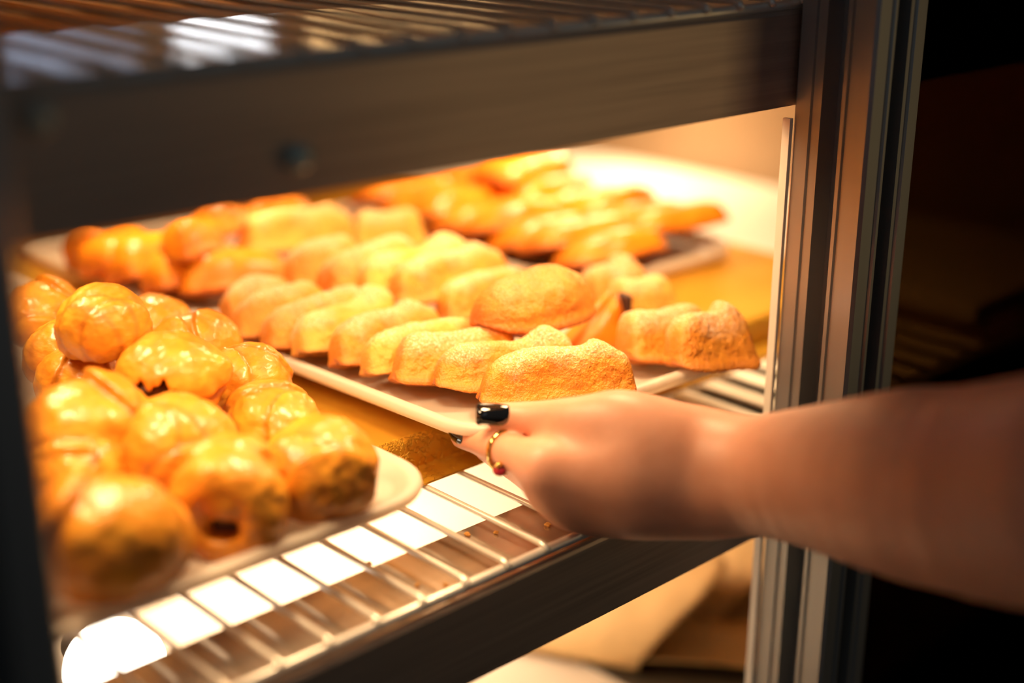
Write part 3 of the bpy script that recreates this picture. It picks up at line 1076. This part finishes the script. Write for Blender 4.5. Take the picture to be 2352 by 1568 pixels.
HM = Matrix((RR, UU, FF)).transposed()
V, F = surface_nets(hand_field, (-0.040, -0.112, 0.345), (0.330, 0.035, 0.690), 0.0016)
V = np.array([tuple(CAM + HM @ Vector(v)) for v in V])
me = bpy.data.meshes.new('person')
me.from_pydata(V.tolist(), [], F.tolist())
bm = bmesh.new()
bm.from_mesh(me)
for _ in range(5):
    bmesh.ops.smooth_vert(bm, verts=bm.verts, factor=0.5, use_axis_x=True, use_axis_y=True, use_axis_z=True)
be = [e for e in bm.edges if e.is_boundary]
if be:
    bmesh.ops.holes_fill(bm, edges=be)
bmesh.ops.recalc_face_normals(bm, faces=bm.faces)
bm.to_mesh(me)
bm.free()
person = obj('person', me, M['skin'])
tag(person, 'bare forearm and hand of a person reaching in, black nails, gripping the pastry tray', 'person')


def nail(px, py, depth, length, width, ldir, ndir, name='fingernail'):
    """Slightly domed rounded rectangle with thickness; ldir = towards the free edge, ndir = outward."""
    l = (RR * ldir[0] + UU * ldir[1] + FF * ldir[2]).normalized()
    n = (RR * ndir[0] + UU * ndir[1] + FF * ndir[2])
    n = (n - l * n.dot(l)).normalized()
    w = n.cross(l)
    c = pd(px, py, depth)
    nu, nv = 20, 16
    top, bot = [], []
    bm = bmesh.new()
    for i in range(nu + 1):
        u = -1 + 2 * i / nu
        hw = (1 - 0.22 * max(0, -u) ** 3) * (1 - max(0, abs(u) - 0.86) ** 2 * 9)
        r1, r2 = [], []
        for j in range(nv + 1):
            v = (-1 + 2 * j / nv) * hw
            dome = -0.0026 * v * v - 0.0010 * u * u
            p = c + l * (u * length / 2) + w * (v * width / 2) + n * dome
            edge = 0.0005 * (1 - max(abs(u), abs(-1 + 2 * j / nv)) ** 8)
            r1.append(bm.verts.new(p + n * edge))
            r2.append(bm.verts.new(p - n * 0.0009))
        top.append(r1)
        bot.append(r2)
    for i in range(nu):
        for j in range(nv):
            bm.faces.new((top[i][j], top[i][j + 1], top[i + 1][j + 1], top[i + 1][j]))
            bm.faces.new((bot[i][j], bot[i + 1][j], bot[i + 1][j + 1], bot[i][j + 1]))
    for j in range(nv):
        bm.faces.new((top[0][j], bot[0][j], bot[0][j + 1], top[0][j + 1]))
        bm.faces.new((top[nu][j], top[nu][j + 1], bot[nu][j + 1], bot[nu][j]))
    for i in range(nu):
        bm.faces.new((top[i][0], top[i + 1][0], bot[i + 1][0], bot[i][0]))
        bm.faces.new((top[i][nv], bot[i][nv], bot[i + 1][nv], top[i + 1][nv]))
    o = obj(name, bm_mesh(bm, name), M['black_nail'], person)
    return tag(o, 'glossy black painted nail')


nail(1132, 950, 0.6110 * HS, 0.0145, 0.0096, (-1, 0.02, 0.04), (-0.05, 0.15, -1))
nail(1050, 1016, 0.6340 * HS, 0.0105, 0.0085, (-0.75, 0.42, 0.45), (-0.5, -0.85, -0.15))

# the ring on the forefinger
ring = tag(empty('finger_ring', pd(1165, 1045, 0.618 * HS)), 'gold ring with a dark red stone on the forefinger', 'ring')
ax_ = (pd(1195, 1050, .614 * HS) - pd(1152, 1031, .628 * HS)).normalized()
c0 = pd(1165, 1035, .6175 * HS)
e1 = ax_.orthogonal().normalized()
e2 = ax_.cross(e1)
bm = bmesh.new()
n1, n2, R0, r0 = 48, 10, 0.0093, 0.0010
vs = [[bm.verts.new(c0 + (e1 * math.cos(a) + e2 * math.sin(a)) * (R0 + r0 * math.cos(b)) + ax_ * (1.5 * r0 * math.sin(b))) for b in [2 * math.pi * j / n2 for j in range(n2)]] for a in [2 * math.pi * i / n1 for i in range(n1)]]
for i in range(n1):
    for j in range(n2):
        bm.faces.new((vs[i][j], vs[(i + 1) % n1][j], vs[(i + 1) % n1][(j + 1) % n2], vs[i][(j + 1) % n2]))
o = obj('band', bm_mesh(bm, 'band'), M['gold'], ring)
o.matrix_parent_inverse = Matrix.Translation(-ring.location)


def gem(px, py, d, r, mat, name):
    bm = bmesh.new()
    bmesh.ops.create_icosphere(bm, subdivisions=2, radius=r)
    for v in bm.verts:
        v.co.z *= 0.75
    g = obj(name, bm_mesh(bm, name), mat, ring, smooth=False)
    g.matrix_parent_inverse = Matrix.Translation(-ring.location)
    g.location = pd(px, py, d * HS)
    return g


gem(1147, 1081, 0.6080, 0.0030, M['ruby'], 'stone')
gem(1145, 1067, 0.6065, 0.0019, M['gold'], 'setting')
gem(1158, 1044, 0.6095, 0.0013, M['wire'], 'small_stone')

# ------------------------------------------------------------------ lower tier: glowing bulb, liner, big folded pastries
bulb = tag(empty('light_bulb', pd(266, 1535, 0.585)), 'glowing round heat lamp bulb below the wire rack', 'lamp')
bm = bmesh.new()
bmesh.ops.create_uvsphere(bm, u_segments=32, v_segments=20, radius=0.0215)
obj('globe', bm_mesh(bm, 'globe'), M['bulb'], bulb)
bm = bmesh.new()
add_tube(bm, [(0, 0.014, 0), (0, 0.030, 0)], 0.010, 20)
obj('socket', bm_mesh(bm, 'socket'), M['alu'], bulb)
tag(box('paper_liner', (0.05, 0.40, -0.2149), (0.94, 1.10, -0.2135), M['paper']), 'cream paper liner covering the lower shelf', 'paper')
xl = at(1345, 1520, -0.212).x
tag(box('dark_sheet', (xl, 0.385, -0.2134), (0.935, at(1760, 1290, -0.212).y, -0.2118), M['dark_panel']), 'dark flat sheet under the paper bags', 'baking sheet')  # dark sheet added over the liner below the bags


def paper_bag(seed, Wd, D, gape, tongue, loc, rz, label):
    """Kraft paper bag lying flat with a gaping mouth (towards -y): arched upper sheet with a pinked edge, longer lower sheet."""
    bm = bmesh.new()
    nu, nv = 60, 24
    th = 0.0006
    for up in (1, 0):
        rows = []
        for i in range(nu + 1):
            u = -1 + 2 * i / nu
            front = (-0.050 * (1 - u * u) + 0.008 * u) if up else -tongue * (1 - abs(u) ** 2.4)
            r = []
            for j in range(nv + 1):
                v = j / nv
                y = front + (D - front) * v
                if v == 0 and i % 2:
                    y += 0.0016
                open_ = gape * (1 - u * u) ** 0.8 * (1 - v) ** 1.3
                wave = 0.0035 * fbm((u * 0.05, y, seed), 30, seed, 3) * (1 - u ** 4)
                z = (open_ + 0.004 + wave) if up else (0.0015 + 0.35 * abs(wave) + 0.010 * (1 - v) ** 6 * math.sin(u * 3 + seed) ** 2)
                r.append(Vector((u * Wd / 2, y, z)))
            rows.append(r)
        a = [[bm.verts.new(p) for p in r] for r in rows]
        b = [[bm.verts.new(p - Vector((0, 0, th))) for p in r] for r in rows]
        for i in range(nu):
            for j in range(nv):
                bm.faces.new((a[i][j], a[i + 1][j], a[i + 1][j + 1], a[i][j + 1]))
                bm.faces.new((b[i][j], b[i][j + 1], b[i + 1][j + 1], b[i + 1][j]))
            bm.faces.new((a[i][0], b[i][0], b[i + 1][0], a[i + 1][0]))
            bm.faces.new((a[i][nv], a[i + 1][nv], b[i + 1][nv], b[i][nv]))
        for j in range(nv):
            bm.faces.new((a[0][j], a[0][j + 1], b[0][j + 1], b[0][j]))
            bm.faces.new((a[nu][j], b[nu][j], b[nu][j + 1], a[nu][j + 1]))
    o = obj('paper_bag', bm_mesh(bm, 'paper_bag'), M['kraft'])
    o.location = loc
    o.rotation_euler.z = math.radians(rz)
    return tag(o, label, 'paper bag', 'brown paper bags on the lower shelf')


BZ = -0.2112
paper_bag(1, 0.112, 0.15, 0.055, 0.105, at(1490, 1445, BZ), 26, 'brown paper bag on the lower shelf with a wide gaping mouth, nearer the cream liner')
paper_bag(2, 0.105, 0.12, 0.048, 0.095, at(1665, 1350, BZ), 26, 'brown paper bag on the lower shelf behind the first one, beside the aluminium post')

# ------------------------------------------------------------------ upper tier: unseen glow panels added to show as reflections
tag(box('glow_panel', (0.588, 1.02, 0.270), (0.672, 1.03, 0.300), M['cool_glow']), 'small cool white glow panel added unseen behind the top shelf for its reflection', 'lamp')
tag(box('glow_panel', (0.440, 1.02, 0.276), (0.553, 1.03, 0.306), M['cool_dim']), 'wide dim bluish glow panel added unseen behind the top shelf for its reflection', 'lamp')
tag(box('glow_panel', (0.720, 1.02, 0.270), (0.940, 1.03, 0.296), M['warm_strip']), 'long warm glow strip added unseen behind the top shelf for its reflection', 'lamp')

# ------------------------------------------------------------------ crumbs on the rail flange
GC = 'pastry crumbs on the steel rail'
CR = bpy.data.meshes.new('crumb')
bm = bmesh.new()
bmesh.ops.create_icosphere(bm, subdivisions=2, radius=0.0014)
for v in bm.verts:
    v.co *= 1 + 0.5 * noise.noise(v.co * 900)
    v.co.z *= 0.6
bm.to_mesh(CR)
bm.free()
CR.materials.append(M['crumb'])
for px, py, s, lab in ((1139, 1222, 0.9, 'single orange crumb on the steel flange left of the knuckles'), (1074, 1226, 1.1, 'pale crumb flake on the steel flange furthest into the rack'),
                       (1258, 1204, 1.2, 'crumb on the steel flange right beside the hand'), (958, 1342, 0.8, 'tiny crumb on the flange beside a wire'),
                       (1024, 1342, 0.9, 'crumb near the front rim bar in the middle of the rail'), (845, 1296, 1.3, 'larger orange crumb stuck at a wire by the flange edge')):
    o = bpy.data.objects.new('crumb', CR)
    COL.objects.link(o)
    o.location = at(px, py, -0.0070)
    o.scale = (s, s * 0.8, s)
    o.rotation_euler.z = px
    tag(o, lab, 'crumb', GC)
